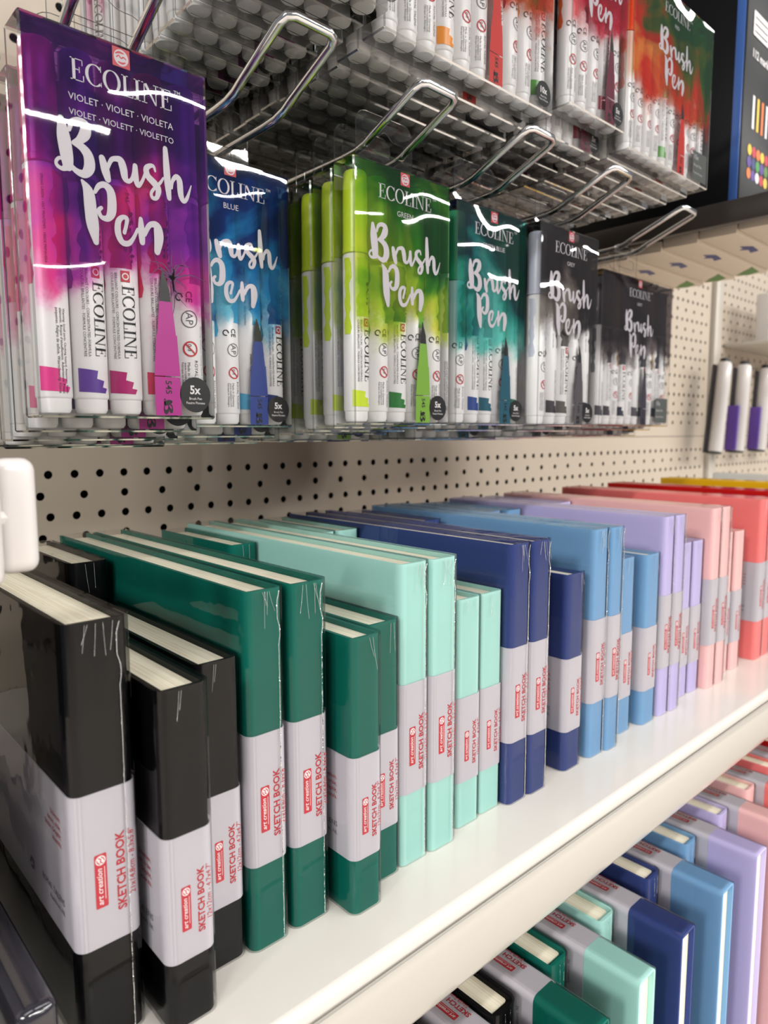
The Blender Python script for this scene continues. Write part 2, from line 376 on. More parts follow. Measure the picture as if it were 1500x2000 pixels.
# ------------------------------------------------------------------ the setting
def peg_panel(name, x0, x1, z0, z1, label=None):
    """perforated sheet with real round holes; rows alternate between wide and narrow spacing"""
    y = 0.10; SB = 0.0218; SA = SB*5/3; RV = 0.01816; ZB = 0.1792; XB = 0.1931; r = 0.0037; K = 12
    mb = MB(); V = []; Fs = []
    k0 = math.ceil((z0-ZB)/RV+0.5); k1 = math.floor((z1-ZB)/RV-0.5)
    zlo = ZB+(k0-0.5)*RV; zhi = ZB+(k1+0.5)*RV
    def quad(xa, xb, za, zb):
        b = len(V); V.extend([(xa, y, za), (xb, y, za), (xb, y, zb), (xa, y, zb)]); Fs.append((b, b+1, b+2, b+3))
    if zlo > z0: quad(x0, x1, z0, zlo)
    if zhi < z1: quad(x0, x1, zhi, z1)
    for k in range(k0, k1+1):
        zc = ZB+k*RV; S = SB if k % 2 == 0 else SA; X0 = XB if k % 2 == 0 else XB+3*SB
        i0 = math.ceil((x0-X0)/S+0.5); i1 = math.floor((x1-X0)/S-0.5)
        za, zb = zc-RV/2, zc+RV/2
        quad(x0, X0+(i0-0.5)*S, za, zb); quad(X0+(i1+0.5)*S, x1, za, zb)
        for i in range(i0, i1+1):
            xc = X0+i*S; hx = S/2; hz = RV/2; b = len(V)
            for q in range(K):
                a = 2*PI*(q+0.5)/K; c, s = math.cos(a), math.sin(a)
                V.append((xc+r*c, y, zc+r*s))
            for q in range(K):
                a = 2*PI*(q+0.5)/K; c, s = math.cos(a), math.sin(a)
                t = min(hx/abs(c), hz/abs(s)); V.append((xc+t*c, y, zc+t*s))
            for q in range(K):
                a = 2*PI*(q+0.5)/K; V.append((xc+r*math.cos(a), y+0.0012, zc+r*math.sin(a)))
            cb = len(V); V.extend([(xc+hx, y, zc+hz), (xc-hx, y, zc+hz), (xc-hx, y, zc-hz), (xc+hx, y, zc-hz)])
            for q in range(K):
                n_ = (q+1) % K
                p, pn = V[b+K+q], V[b+K+n_]
                onx = abs(abs(p[0]-xc)-hx) < 1e-7; onxn = abs(abs(pn[0]-xc)-hx) < 1e-7
                if onx != onxn:
                    sx = 1 if (p[0]+pn[0])/2 > xc else -1; sz = 1 if (p[2]+pn[2])/2 > zc else -1
                    ci = cb+{(1, 1): 0, (-1, 1): 1, (-1, -1): 2, (1, -1): 3}[(sx, sz)]
                    Fs.append((b+q, b+K+q, ci, b+K+n_, b+n_))
                else: Fs.append((b+q, b+K+q, b+K+n_, b+n_))
                Fs.append((b+q, b+n_, b+2*K+n_, b+2*K+q))
    mb.add(V, Fs, M['wall'])
    o = mb.build(name); return o
wb = empty('wall_back', (0, 0, 0)); wb['kind'] = 'structure'; wb['label'] = 'beige perforated metal back panels of the shelving'
for (x0, x1, z0, z1) in ((-0.25, 1.50, -0.02, 0.2062), (-0.25, 1.50, 0.2072, 0.85), (1.538, 2.6, -0.02, 0.2062), (1.538, 2.6, 0.2072, 0.85)):
    p = peg_panel('perforated_panel', x0, x1, z0, z1); p.parent = wb
b = MB(); b.box(-0.3, 2.7, 0.112, 0.12, -1.1, 0.9, M['dark']); b.build('backing', wb)
b = MB(); b.box(-0.25, 2.6, 0.1, 0.108, -0.9, -0.02, M['wall']); b.build('lower_panel', wb)
b = MB(); b.rbox(1.502, 1.536, 0.09, 0.11, -0.9, 0.9, M['post'], 0.003)
o = b.build('trim_1'); o['kind'] = 'structure'; o['label'] = 'pale upright post at the end of the first bay'
b = MB(); b.box(-3, 9, -9, 0.12, -1.12, -1.1, M['floor']); o = b.build('floor'); o['kind'] = 'structure'

# shelf with price rail
sh = empty('display_shelf', (0, 0, 0)); tag(sh, 'white enamelled shelf carrying the upright sketchbooks, with a rolled front edge', 'shelf')
b = MB()
X0, X1 = -0.25, 2.6
prof = [(0.099, 0), (-0.3315, 0)]
for k in range(7):
    a = math.radians(90-15*k); prof.append((-0.3315-0.0045*math.cos(a)*1.0, -0.0075+0.0075*math.sin(a)))
prof += [(-0.3362, -0.030), (-0.3340, -0.030), (-0.3340, -0.012), (0.099, -0.012)]
vs = [(x, y, z) for x in (X0, X1) for (y, z) in prof]; n = len(prof)
b.add(vs, [(i, (i+1) % n, n+(i+1) % n, n+i) for i in range(n)]+[tuple(range(n)), tuple(range(2*n-1, n-1, -1))], M['shelf'], True)
b.build('shelf_board', sh)
b = MB()
pr = [(-0.3368, -0.0075), (-0.3385, -0.0045), (-0.3402, -0.0042), (-0.3412, -0.0065), (-0.3418, -0.0100), (-0.3432, -0.0300), (-0.3425, -0.0318), (-0.3410, -0.0310), (-0.3400, -0.012), (-0.3372, -0.010)]
vs = [(x, y, z) for x in (X0, X1) for (y, z) in pr]; n = len(pr)
b.add(vs, [(i, (i+1) % n, n+(i+1) % n, n+i) for i in range(n)]+[tuple(range(n)), tuple(range(2*n-1, n-1, -1))], M['rail'], True)
b.build('price_rail', sh)
b = MB(); b.rbox(X0, X1, -0.40, 0.099, -0.318, -0.300, M['shelf'], 0.003)
o = b.build('lower_shelf'); tag(o, 'white lower shelf carrying the large sketchbooks', 'shelf')

# ------------------------------------------------------------------ sketchbooks
def u_profile(w_, d, r, off=0.0, back=0.0, seg=5):
    """plan outline from back left round the spine to back right"""
    x0, x1, y0, y1 = -off, w_+off, -off, d-back
    rr = r+off; P = [(x0, y1), (x0, y1-(y1-y0)*0.5)]
    for k in range(seg+1):
        a = PI+PI/2*k/seg; P.append((x0+rr+rr*math.cos(a), y0+rr+rr*math.sin(a)))
    for k in range(seg+1):
        a = PI*1.5+PI/2*k/seg; P.append((x1-rr+rr*math.cos(a), y0+rr+rr*math.sin(a)))
    P += [(x1, y1-(y1-y0)*0.5), (x1, y1)]
    return P
def shell(mb, outer, inner, z0, z1, mat):
    n = len(outer); vs = [(x, y, z) for z in (z0, z1) for (x, y) in outer]+[(x, y, z) for z in (z0, z1) for (x, y) in inner]
    fs = []
    for i in range(n-1):
        fs.append((i, i+1, n+i+1, n+i)); fs.append((2*n+i, 3*n+i, 3*n+i+1, 2*n+i+1))
        fs.append((n+i, n+i+1, 3*n+i+1, 3*n+i)); fs.append((i, 2*n+i, 2*n+i+1, i+1))
    fs += [(0, n, 3*n, 2*n), (n-1, 3*n-1, 4*n-1, 2*n-1)]
    mb.add(vs, fs, mat, True)
LOGO = None
def label_art(mb, place, size_text, k=1.0, cx=(0.0072, 0.0128, 0.0163), zc=(0, 0, 0), w_=0.018):
    """place(u, v) puts a point of the spine face; u runs up the spine, v across it (to the right)"""
    def put(g, mat): mb.add([place(x, y) for x, y in g[0]], g[1], mat)
    put(rrect2d(-0.0098*k, -0.0020*k, 0.0098*k, 0.0020*k, 0.0005*k) if 0 else xf(rrect2d(-9.8, -2.1, 9.8, 2.1, 0.5), 0.001*k, zc[0], -cx[0]), M['red'])
    up = 0.00006
    def put2(g, mat): mb.add([place(x, y, up) for x, y in g[0]], g[1], mat)
    put2(xf(disc2d(0, 0, 1.75, 20), 0.001*k, zc[0]+0.0075*k, -cx[0]), M['white'])
    def put3(g, mat): mb.add([place(x, y, 2*up) for x, y in g[0]], g[1], mat)
    for s in ([(-0.9, 0.9, .3), (0, 1.15, .35), (1.0, 1.0, .2)], [(-1.2, -0.1, .3), (-.4, 0.3, .35), (.3, -.25, .35), (1.2, .2, .3)], [(-0.8, -1.0, .25), (0, -1.15, .35), (.9, -0.8, .3)]):
        put3(xf(stroke2d(s, n=3), 0.001*k, zc[0]+0.0075*k, -cx[0], 0.5), M['red'])
    g = glyphs('art creation', 0.012, 0.35); s = 0.0135*k/g[2]
    put2(xf(g, s, zc[0]-0.0088*k, -cx[0]-0.0004*k), M['white'])
    put2(xf(rect2d(-7, -1.35, 5, -1.15), 0.001*k, zc[0], -cx[0]), M['white'])
    g = glyphs('SKETCH BOOK', 0.028); s = 0.029*k/g[2]
    put(xf(g, s, zc[1]-0.0145*k, -cx[1]-0.0014*k), M['redtext'])
    g = glyphs(size_text, 0.0); s = 0.0245*k/g[2]
    put(xf(g, s, zc[2]-0.0122*k, -cx[2]-0.0008*k), M['redtext'])
def book_meshes(w_, d, h, r, zb0, zb1, size_text, side='lines', seam=True):
    t = 0.0017; out = {}
    o = MB(); shell(o, u_profile(w_, d, r), [(min(max(x, t), w_-t), max(y, t)) for x, y in u_profile(w_, d, r)], 0, h, M['cover'])
    # the spine's rolled head, filled between the boards
    out['cover'] = o.mesh('cover')
    o = MB(); pg = u_profile(w_-2*t-0.0004, d-0.004-0.0045, 0.002)
    P = [(x+t+0.0002, y+0.0045) for x, y in pg]; n = len(P)
    vs = [(x, y, z) for z in (0.003, h-0.0022) for x, y in P]
    o.add(vs, [(i, (i+1) % n, n+(i+1) % n, n+i) for i in range(n)]+[tuple(range(n, 2*n)), tuple(range(n-1, -1, -1))], M['page'])
    o.box(t, w_-t, 0.0018, 0.0052, 0.004, h-0.0026, M['cover'])
    out['page_block'] = o.mesh('page_block')
    o = MB(); q0 = u_profile(w_, d, r, 0.0007); q1 = u_profile(w_, d, r, 0.0003)
    shell(o, q0, q1, zb0, zb1, M['band'])
    place = lambda u, v, e=0.0: (-v, -0.00080-e, u)
    zm = (zb0+zb1)/2; k = (zb1-zb0)/0.056 if zb1-zb0 < 0.05 else 1.0; k = max(k, 0.86)
    sc = w_/0.018
    label_art(o, place, size_text, k, (0.0068*sc, 0.0126*sc, 0.0160*sc), (zm-0.004, zm-0.003, zm-0.001), w_)
    sp = lambda u, v, e=0.0: (-0.00080-e, v, u)          # left side of the band, u up, v towards the back
    if side:
        rows = [('Schetsen,', 0.0), ('dessin, craie,', 0.0031), ('Skizze, Graphit,', 0.0062), ('acuarela.', 0.0093)]
        for s_, dz in rows:
            g = glyphs(s_); s = 0.0019
            o.add([sp(zb1-0.0125-dz+b_*s, 0.0105+g[2]*s-a_*s) for a_, b_ in g[0]], g[1], M['redtext'])
        for s_, dz, s in (('ROYAL TALENS', 0.0, 0.0024), ('Apeldoorn, NL', 0.0037, 0.0018)):
            g = glyphs(s_)
            o.add([sp(zb0+0.0125-dz+b_*s, 0.0105+g[2]*s-a_*s) for a_, b_ in g[0]], g[1], M['greyink'])
        # recycling triangle
        T = [(0, 1), (0.87, -0.5), (-0.87, -0.5)]
        for i in range(3):
            a, c = T[i], T[(i+1) % 3]
            g = stroke2d([(a[0]*.78+c[0]*.22, a[1]*.78+c[1]*.22, .34), (a[0]*.22+c[0]*.78, a[1]*.22+c[1]*.78, .34)], smooth=False, ends=False)
            o.add([sp(zb0+0.012+y_*0.0034, 0.047-x_*0.0034) for x_, y_ in g[0]], g[1], M['greyink'])
    out['paper_band'] = o.mesh('paper_band')
    # shrink wrap: closed skin just outside the book
    o = MB(); q = u_profile(w_, d, r, 0.0012); n = len(q)
    q = q[:]
    vs = [(x, y, z) for z in (0.0002, h*0.80, h+0.0006) for x, y in q]
    for lv in range(2):
        mat = M['wrap']
        for i in range(n):
            j = (i+1) % n
            front = q[i][1] < r*1.2 and q[j][1] < r*1.2
            o.add([vs[lv*n+i], vs[lv*n+j], vs[(lv+1)*n+j], vs[(lv+1)*n+i]], [(0, 1, 2, 3)], M['wrinkle'] if (lv == 1 and front and seam) else mat, True)
    o.add([vs[2*n+i] for i in range(n)], [tuple(range(n))], M['wraptop'])
    if seam:
        x = w_*0.80; rr_ = random.Random(3)
        P = [(x+rr_.uniform(-1, 1)*(0.0007 if z_ > h*0.86 else 0.00008), -0.0017, z_) for z_ in [0.002+(h-0.003)*k/40 for k in range(41)]]
        o.sweep(P, 0.00022, M['wrapseam'], 5)
    r4 = random.Random(int(w_*1e5))
    for i in range(5 if seam else 2):                    # gathered creases at the head of the spine
        x = w_*r4.uniform(0.3, 0.75); L = r4.uniform(0.006, 0.016); dx = r4.uniform(-0.003, 0.0035)
        o.sweep([(x, -0.0016, h-0.0005), (x+dx*0.4, -0.0015, h-L*0.5), (min(x+dx, w_*0.9), -0.0014, h-L)], 0.00009, M['wrapseam'], 4)
    out['shrink_wrap'] = o.mesh('shrink_wrap')
    return out
def book(root_name, meshes, loc, col, label, cat, group, rot=(0, 0, 0)):
    e = empty(root_name, loc, rot); tag(e, label, cat, group)
    for k in ('cover', 'page_block', 'paper_band', 'shrink_wrap'):
        obj(k, meshes[k], e, color=col)
    return e
HT, DT, HS, DS = 0.152, 0.213, 0.1265, 0.123
_bm = {}
def bm_for(w_, tall):
    key = (round(w_, 4), tall)
    if key not in _bm:
        _bm[key] = book_meshes(w_, DT if tall else DS, HT if tall else HS, 0.0034, 0.037 if tall else 0.0255, 0.093 if tall else 0.0730,
                               '21x14,8cm - 8.3x5.8"' if tall else '12x12cm - 4.7x4.7"', seam=tall)
    return _bm[key]
COL = {'black': srgb(9, 8, 10), 'green': srgb(12, 98, 85), 'mint': srgb(166, 212, 203), 'navy': srgb(52, 66, 120),
       'blue': srgb(118, 160, 198), 'lavender': srgb(192, 182, 222), 'pink': srgb(240, 192, 190), 'coral': srgb(240, 130, 128),
       'red': srgb(196, 24, 24), 'yellow': srgb(236, 190, 30), 'white': srgb(226, 226, 224)}
# x, width, front y, tall, colour, label
BOOKS = [
 (0.0725, 0.0215, -0.299, 1, 'black', 'tall black sketchbook, nearest the camera, with torn wrap down its spine'),
 (0.0985, 0.0180, -0.3115, 0, 'black', 'small black sketchbook pulled forward beside the tall black one'),
 (0.1210, 0.0180, -0.295, 0, 'black', 'small black sketchbook pushed back against the dark green books'),
 (0.1410, 0.0175, -0.298, 1, 'green', 'tall dark green sketchbook next to the small black one'),
 (0.1620, 0.0185, -0.298, 1, 'green', 'tall dark green sketchbook between its twin and the small green ones'),
 (0.1860, 0.0165, -0.309, 0, 'green', 'small dark green sketchbook standing forward of its row'),
 (0.2050, 0.0193, -0.298, 0, 'green', 'small dark green sketchbook mostly hidden, touching the tall mint one'),
 (0.2255, 0.0188, -0.298, 1, 'mint', 'tall mint sketchbook beside the small dark green pair'),
 (0.2455, 0.0187, -0.299, 1, 'mint', 'tall mint sketchbook beside the small mint pair'),
 (0.2710, 0.0190, -0.294, 0, 'mint', 'small mint sketchbook next to the tall mint pair'),
 (0.2910, 0.0192, -0.293, 0, 'mint', 'small mint sketchbook touching the tall navy pair'),
 (0.3110, 0.0175, -0.298, 1, 'navy', 'tall navy sketchbook next to the small mint pair'),
 (0.3295, 0.0177, -0.299, 1, 'navy', 'tall navy sketchbook next to the small navy one'),
 (0.3695, 0.0188, -0.297, 0, 'navy', 'small navy sketchbook, the only small one of its colour in front'),
 (0.3975, 0.0172, -0.298, 1, 'blue', 'tall mid-blue sketchbook beside the small navy one'),
 (0.4155, 0.0150, -0.300, 1, 'blue', 'tall mid-blue sketchbook beside the small mid-blue pair'),
 (0.4450, 0.0180, -0.292, 0, 'blue', 'small mid-blue sketchbook next to the tall blue pair'),
 (0.4720, 0.0200, -0.296, 0, 'blue', 'small mid-blue sketchbook touching the tall lavender pair'),
 (0.4970, 0.0150, -0.297, 1, 'lavender', 'tall lavender sketchbook next to the small blue one'),
 (0.5125, 0.0150, -0.298, 1, 'lavender', 'tall lavender sketchbook next to the small lavender pair'),
 (0.5420, 0.0180, -0.290, 0, 'lavender', 'small lavender sketchbook next to the tall lavender pair'),
 (0.5610, 0.0180, -0.291, 0, 'lavender', 'small lavender sketchbook touching the tall pink pair'),
 (0.5812, 0.0165, -0.297, 1, 'pink', 'tall pale pink sketchbook next to the small lavender pair'),
 (0.5985, 0.0150, -0.298, 1, 'pink', 'tall pale pink sketchbook next to the small pink pair'),
 (0.6250, 0.0180, -0.290, 0, 'pink', 'small pale pink sketchbook next to the tall pink pair'),
 (0.6450, 0.0180, -0.292, 0, 'pink', 'small pale pink sketchbook in front of the tall coral one'),
 (0.6900, 0.0180, -0.296, 1, 'coral', 'tall coral sketchbook just inside the right edge of the photo'),
 (0.7090, 0.0180, -0.296, 1, 'coral', 'second tall coral sketchbook behind the first at the right edge'),
 (0.7900, 0.0180, -0.296, 1, 'red', 'tall red sketchbook seen only as a red stripe behind the coral books'),
 (0.8090, 0.0180, -0.296, 1, 'red', 'second tall red sketchbook behind the first red stripe'),
 (0.9300, 0.0180, -0.296, 1, 'yellow', 'tall yellow sketchbook seen as a thin yellow stripe'),
 (0.9490, 0.0180, -0.296, 1, 'yellow', 'second tall yellow sketchbook behind the first yellow stripe'),
 (1.1000, 0.0180, -0.296, 1, 'white', 'tall white sketchbook farthest along the shelf'),
]
for k in range(5):   # black books added unseen left of the frame, for the glossy wrap to mirror
    BOOKS.append((0.0040-0.0215*k, 0.0200, -0.299, 1, 'black', 'added tall black sketchbook, out of view left of the dark divider block, %s from it' % ['first', 'second', 'third', 'fourth', 'fifth'][k]))
for (x, w_, y, tall, c, lab) in BOOKS:
    book('sketchbook', bm_for(w_, bool(tall)), (x, y, 0), COL[c], lab, 'sketchbook', 'sketchbooks standing in the front row of the shelf')
MID = book_meshes(0.0185, 0.090, 0.1490, 0.0034, 0.045, 0.100, '9x14cm - 3.5x5.5"', seam=False)
for (x, w_, y, c, lab) in (
 (0.1175, 0.0185, -0.1715, 'black', 'black pocket sketchbook standing behind the small black ones'),
 (0.2066, 0.0185, -0.1750, 'green', 'dark green pocket sketchbook standing behind the small green ones'),
 (0.2700, 0.0185, -0.1700, 'mint', 'mint pocket sketchbook behind the left small mint one'),
 (0.2905, 0.0185, -0.1700, 'mint', 'mint pocket sketchbook behind the right small mint one'),
 (0.3700, 0.0185, -0.1730, 'navy', 'navy pocket sketchbook standing behind the small navy one'),
 (0.4500, 0.0185, -0.1680, 'blue', 'mid-blue pocket sketchbook behind the left small blue one'),
 (0.4730, 0.0185, -0.1720, 'blue', 'mid-blue pocket sketchbook behind the right small blue one'),
 (0.5600, 0.0185, -0.1660, 'lavender', 'lavender pocket sketchbook standing behind the small lavender pair')):
    book('pocket_sketchbook', MID, (x, y, 0), COL[c], lab, 'sketchbook', 'pocket sketchbooks standing in a second row behind the small ones')

# large books on the lower shelf: spine up (spine_up) or pages up
A4 = {}
def a4(kind):
    if kind not in A4:
        if kind == 'pages':
            A4[kind] = book_meshes(0.0185, 0.30, 0.213, 0.005, 0.06, 0.12, '21x29,7cm - 8.3x11.7"', side=None, seam=False)
        else:
            A4[kind] = book_meshes(0.0185, 0.213, 0.30, 0.0034, 0.034, 0.098, '21x29,7cm - 8.3x11.7"', seam=False)
    return A4[kind]
ZL = -0.298
LOW = [
 (0.2120, 'pages', 'black', 'large black sketchbook, pages up, at the bottom edge of the photo'),
 (0.2420, 'spine', 'black', 'large black sketchbook, spine up, with white band at the bottom edge'),
 (0.2630, 'pages', 'black', 'large black sketchbook, pages up, beside the dark green spine'),
 (0.2900, 'spine', 'green', 'large dark green sketchbook lying spine up with white band'),
 (0.3130, 'pages', 'green', 'large dark green sketchbook, pages up, between green and mint spines'),
 (0.3400, 'spine', 'mint', 'large mint sketchbook lying spine up with white band'),
 (0.3660, 'pages', 'mint', 'large mint sketchbook, pages up, hidden between mint and navy spines'),
 (0.3915, 'spine', 'navy', 'large navy sketchbook lying spine up with white band'),
 (0.4260, 'pages', 'navy', 'large navy sketchbook, pages up, beside the blue spine'),
 (0.4510, 'spine', 'blue', 'large mid-blue sketchbook lying spine up with white band'),
 (0.4845, 'pages', 'blue', 'large mid-blue sketchbook, pages up, beside the lavender spine'),
 (0.5110, 'spine', 'lavender', 'large lavender sketchbook lying spine up with white band'),
 (0.5430, 'pages', 'lavender', 'large lavender sketchbook, pages up, beside the pink spine'),
 (0.5680, 'spine', 'pink', 'large pale pink sketchbook lying spine up with white band'),
 (0.6000, 'pages', 'pink', 'large pale pink sketchbook, pages up, beside the coral spine'),
 (0.6250, 'spine', 'coral', 'large coral sketchbook lying spine up with white band'),
 (0.6570, 'pages', 'coral', 'large coral sketchbook, pages up, near the right edge below the shelf'),
 (0.6850, 'spine', 'red', 'large red sketchbook lying spine up near the right edge below the shelf'),
 (0.7150, 'pages', 'red', 'large red sketchbook, pages up, farthest seen below the shelf'),
]
for (x, kind, c, lab) in LOW:
    if kind == 'pages':
        book('large_sketchbook', a4('pages'), (x, -0.328, -0.085-0.213), COL[c], lab, 'sketchbook', 'large sketchbooks on the lower shelf')
    else:   # local z runs back into the shelf, local -y (the spine) points up
        book('large_sketchbook', a4('spine'), (x, -0.367, -0.0855), COL[c], lab, 'sketchbook', 'large sketchbooks on the lower shelf', rot=(-PI/2, 0, 0))
# ------------------------------------------------------------------ brush pens
PL, PR = 0.141, 0.0073
def cyl_put(mb, g, mat, e=0.00012, phi0=0.0, r=PR):
    """g in (s, z): s = arc length across the front (facing -y); wide quads are split so that they follow the barrel"""
    P_ = list(g[0]); Q_ = []
    for f in g[1]:
        if len(f) != 4: Q_.append(f); continue
        a, b, c, d = (P_[i] for i in f)
        e1 = max(abs(b[0]-a[0]), abs(c[0]-d[0])); e2 = max(abs(d[0]-a[0]), abs(c[0]-b[0]))
        if max(e1, e2) < 0.0009: Q_.append(f); continue
        if e2 > e1: a, b, c, d = b, c, d, a
        n = min(16, math.ceil(max(e1, e2)/0.0008)); o_ = len(P_)
        for k in range(n+1):
            t = k/n; P_.append((a[0]+(b[0]-a[0])*t, a[1]+(b[1]-a[1])*t)); P_.append((d[0]+(c[0]-d[0])*t, d[1]+(c[1]-d[1])*t))
        for k in range(n): Q_.append((o_+2*k, o_+2*k+2, o_+2*k+3, o_+2*k+1))
    g = (P_, Q_)
    mb.add([((r+e)*math.sin(x/r+phi0), -(r+e)*math.cos(x/r+phi0), z) for x, z in g[0]], g[1], mat)
def dense_rect(x0, x1, z0, z1, jag=0.0, n=8, seed=1):
    rr_ = random.Random(seed); vs = []; fs = []
    for i in range(n+1):
        z = z0+(z1-z0)*i/n; a = rr_.uniform(-jag, jag); c = rr_.uniform(-jag, jag)
        for k in range(4):
            vs.append((x0+a+(x1+c-x0-a)*k/3, z))
    for i in range(n):
        for k in range(3): fs.append((i*4+k, i*4+k+1, (i+1)*4+k+1, (i+1)*4+k))
    return vs, fs
def vtext(text, size, x, z, up=False, bold=0.0, shear=0, length=None):
    """text running down (or up) the pen starting at height z"""
    g = glyphs(text, bold, shear) if text != 'ECOLINE' else ECO
    s = size if length is None else length/g[2]
    if up: return [(x-b_*s, z+a_*s) for a_, b_ in g[0]], g[1]
    return [(x+b_*s, z-a_*s) for a_, b_ in g[0]], g[1]
def pen_meshes(kind):
    body = MB()
    body.lathe([(0.0045, 0.0), (0.0058, 0.0004), (0.0066, 0.0018), (0.0067, 0.0060), (0.0071, 0.0064), (PR, 0.0070), (PR, 0.0945), (0.0069, 0.095), (0.0060, 0.0951), (0.0060, 0.099)], M['penwhite'], 20)
    tiny = ['BRILLIANT COLOURS - CONCENTRATED FORMULA', 'COULEURS BRILLANTES - FORMULE CONCENTREE']
    warn = ['Warning: Small parts. Choking hazard. Attention: Petits', 'elements. Risque d\'etouffement. Advertencia: Piezas', 'pequenas. Peligro de asfixia. Waarschuwing: Kleine']
    # colour swatches
    cyl_put(body, dense_rect(-0.0052, 0.0036, 0.060, 0.0925, 0.0012, 12, 3) if kind == 'A' else dense_rect(0.000, 0.0085, 0.058, 0.0925, 0.0013, 12, 5), M['ink'])
    if kind != 'B': cyl_put(body, merge2d([([(-0.0085, 0.0090), (0.0030, 0.0085), (0.0040, 0.0105), (-0.0085, 0.0125)], [(0, 1, 2, 3)]), ([(-0.0085, 0.0118), (0.0012, 0.0098), (0.0024, 0.0135), (-0.0085, 0.0160)], [(0, 1, 2, 3)]), ([(-0.0085, 0.0150), (-0.0012, 0.0130), (-0.0004, 0.0175), (-0.0085, 0.0185)], [(0, 1, 2, 3)])]), M['ink'])
    cyl_put(body, dense_rect(-0.0135, -0.0095, 0.050, 0.0925, 0.0010, 12, 9), M['ink'])
    if kind == 'A':
        cyl_put(body, vtext('ECOLINE', 0, -0.0010, 0.0530, length=0.030), M['black'], 0.0002)
        cyl_put(body, rect2d(-0.0014, 0.0545, 0.0024, 0.0590), M['red'], 0.0002)
        cyl_put(body, xf(ring2d(0.0005, 0.0567, 0.0012, 0.0005, 12)), M['white'], 0.0003)
        for i, t in enumerate(tiny): cyl_put(body, vtext(t, 0, -0.0038-0.0017*i, 0.058, length=0.035), M['greyink'], 0.0002)
        g = glyphs('545'); cyl_put(body, vtext('545', 0.0019, 0.0018, 0.0905), M['black'], 0.0003)
        V, Fc = BPs; cyl_put(body, ([(0.0058-(120-y)*0.00011+0.0, 0.0835-(x-12)*0.00038) for x, y in V], Fc), M['black'], 0.0003)
    elif kind == 'B':
        cyl_put(body, ring2d(0.0, 0.0295, 0.0031, 0.0007, 24), M['red'], 0.0002)
        cyl_put(body, stroke2d([(-0.0022, 0.0317, .0006), (0.0022, 0.0273, .0006)], False, False), M['red'], 0.0003)
        cyl_put(body, vtext('0-3', 0.0017, -0.0012, 0.0316), M['black'], 0.00025)
        cyl_put(body, vtext('CE', 0.0028, -0.0014, 0.0545, bold=.01), M['black'], 0.0002)
        cyl_put(body, stroke2d([(-0.0045+0.0015*math.cos(a), 0.052+0.0015*math.sin(a), 0.0006) for a in [k*0.5 for k in range(11)]], False), M['black'], 0.0002)
        cyl_put(body, ring2d(0.0, 0.0425, 0.0036, 0.0004, 24), M['greyink'], 0.0002)
        cyl_put(body, vtext('AP', 0.0032, -0.0016, 0.0455), M['greyink'], 0.0002)
        cyl_put(body, vtext('ROYAL TALENS', 0, 0.0018, 0.0245, length=0.0155), M['greyink'], 0.0002)
        for i in range(3): cyl_put(body, vtext(['Made in Germany', 'www.royaltalens.com', 'Fabrique en Allemagne'][i], 0, -0.0016-0.0013*i, 0.0235, length=0.0135), M['greyink'], 0.0002)
        for i in range(2): cyl_put(body, vtext(warn[i], 0, 0.0056+0.0013*i, 0.040, length=0.032), M['greyink'], 0.0002)
    else:
        for i in range(3): cyl_put(body, vtext(warn[i], 0, 0.0018-0.0015*i, 0.041, length=0.033), M['black'], 0.0002)
        cyl_put(body, vtext('SPRING GREEN - VERT PRINTEMPS - VERDE PRIMAVERA', 0, -0.004, 0.0905, length=0.033), M['black'], 0.0002)
    cap = MB()
    cap.lathe([(0.0064, 0.0955), (PR, 0.0958), (PR, 0.098), (PR-0.0002, 0.0982), (PR-0.0004, 0.1325), (PR-0.0007, 0.1395), (PR-0.0016, PL-0.0002), (0.004, PL)], M['ink'], 20)
    ring = MB(); ring.lathe([(PR+0.00005, 0.0925), (PR+0.00015, 0.0930), (PR+0.00015, 0.0954), (PR, 0.0956)], M['penwhite'], 20)
    return body.mesh('brush_pen'), cap.mesh('cap')
PENS = {k: pen_meshes(k) for k in 'ABC'}
simple = MB()
simple.lathe([(0.0042, 0.0), (0.0059, 0.0006), (0.0066, 0.0022), (0.0067, 0.0060), (0.0071, 0.0064), (PR, 0.0070), (PR, 0.0955)], M['penwhite'], 14)
simple.lathe([(PR, 0.0958), (PR-0.0004, 0.1325), (PR-0.0016, PL-0.0002), (0.004, PL)], M['ink'], 14)
cyl_put(simple, dense_rect(-0.0052, 0.0056, 0.060, 0.0925, 0.0012, 6, 3), M['ink'])
cyl_put(simple, vtext('ECOLINE', 0, -0.0010, 0.0530, length=0.030), M['black'], 0.0002)
SIMPLE = simple.mesh('brush_pen')

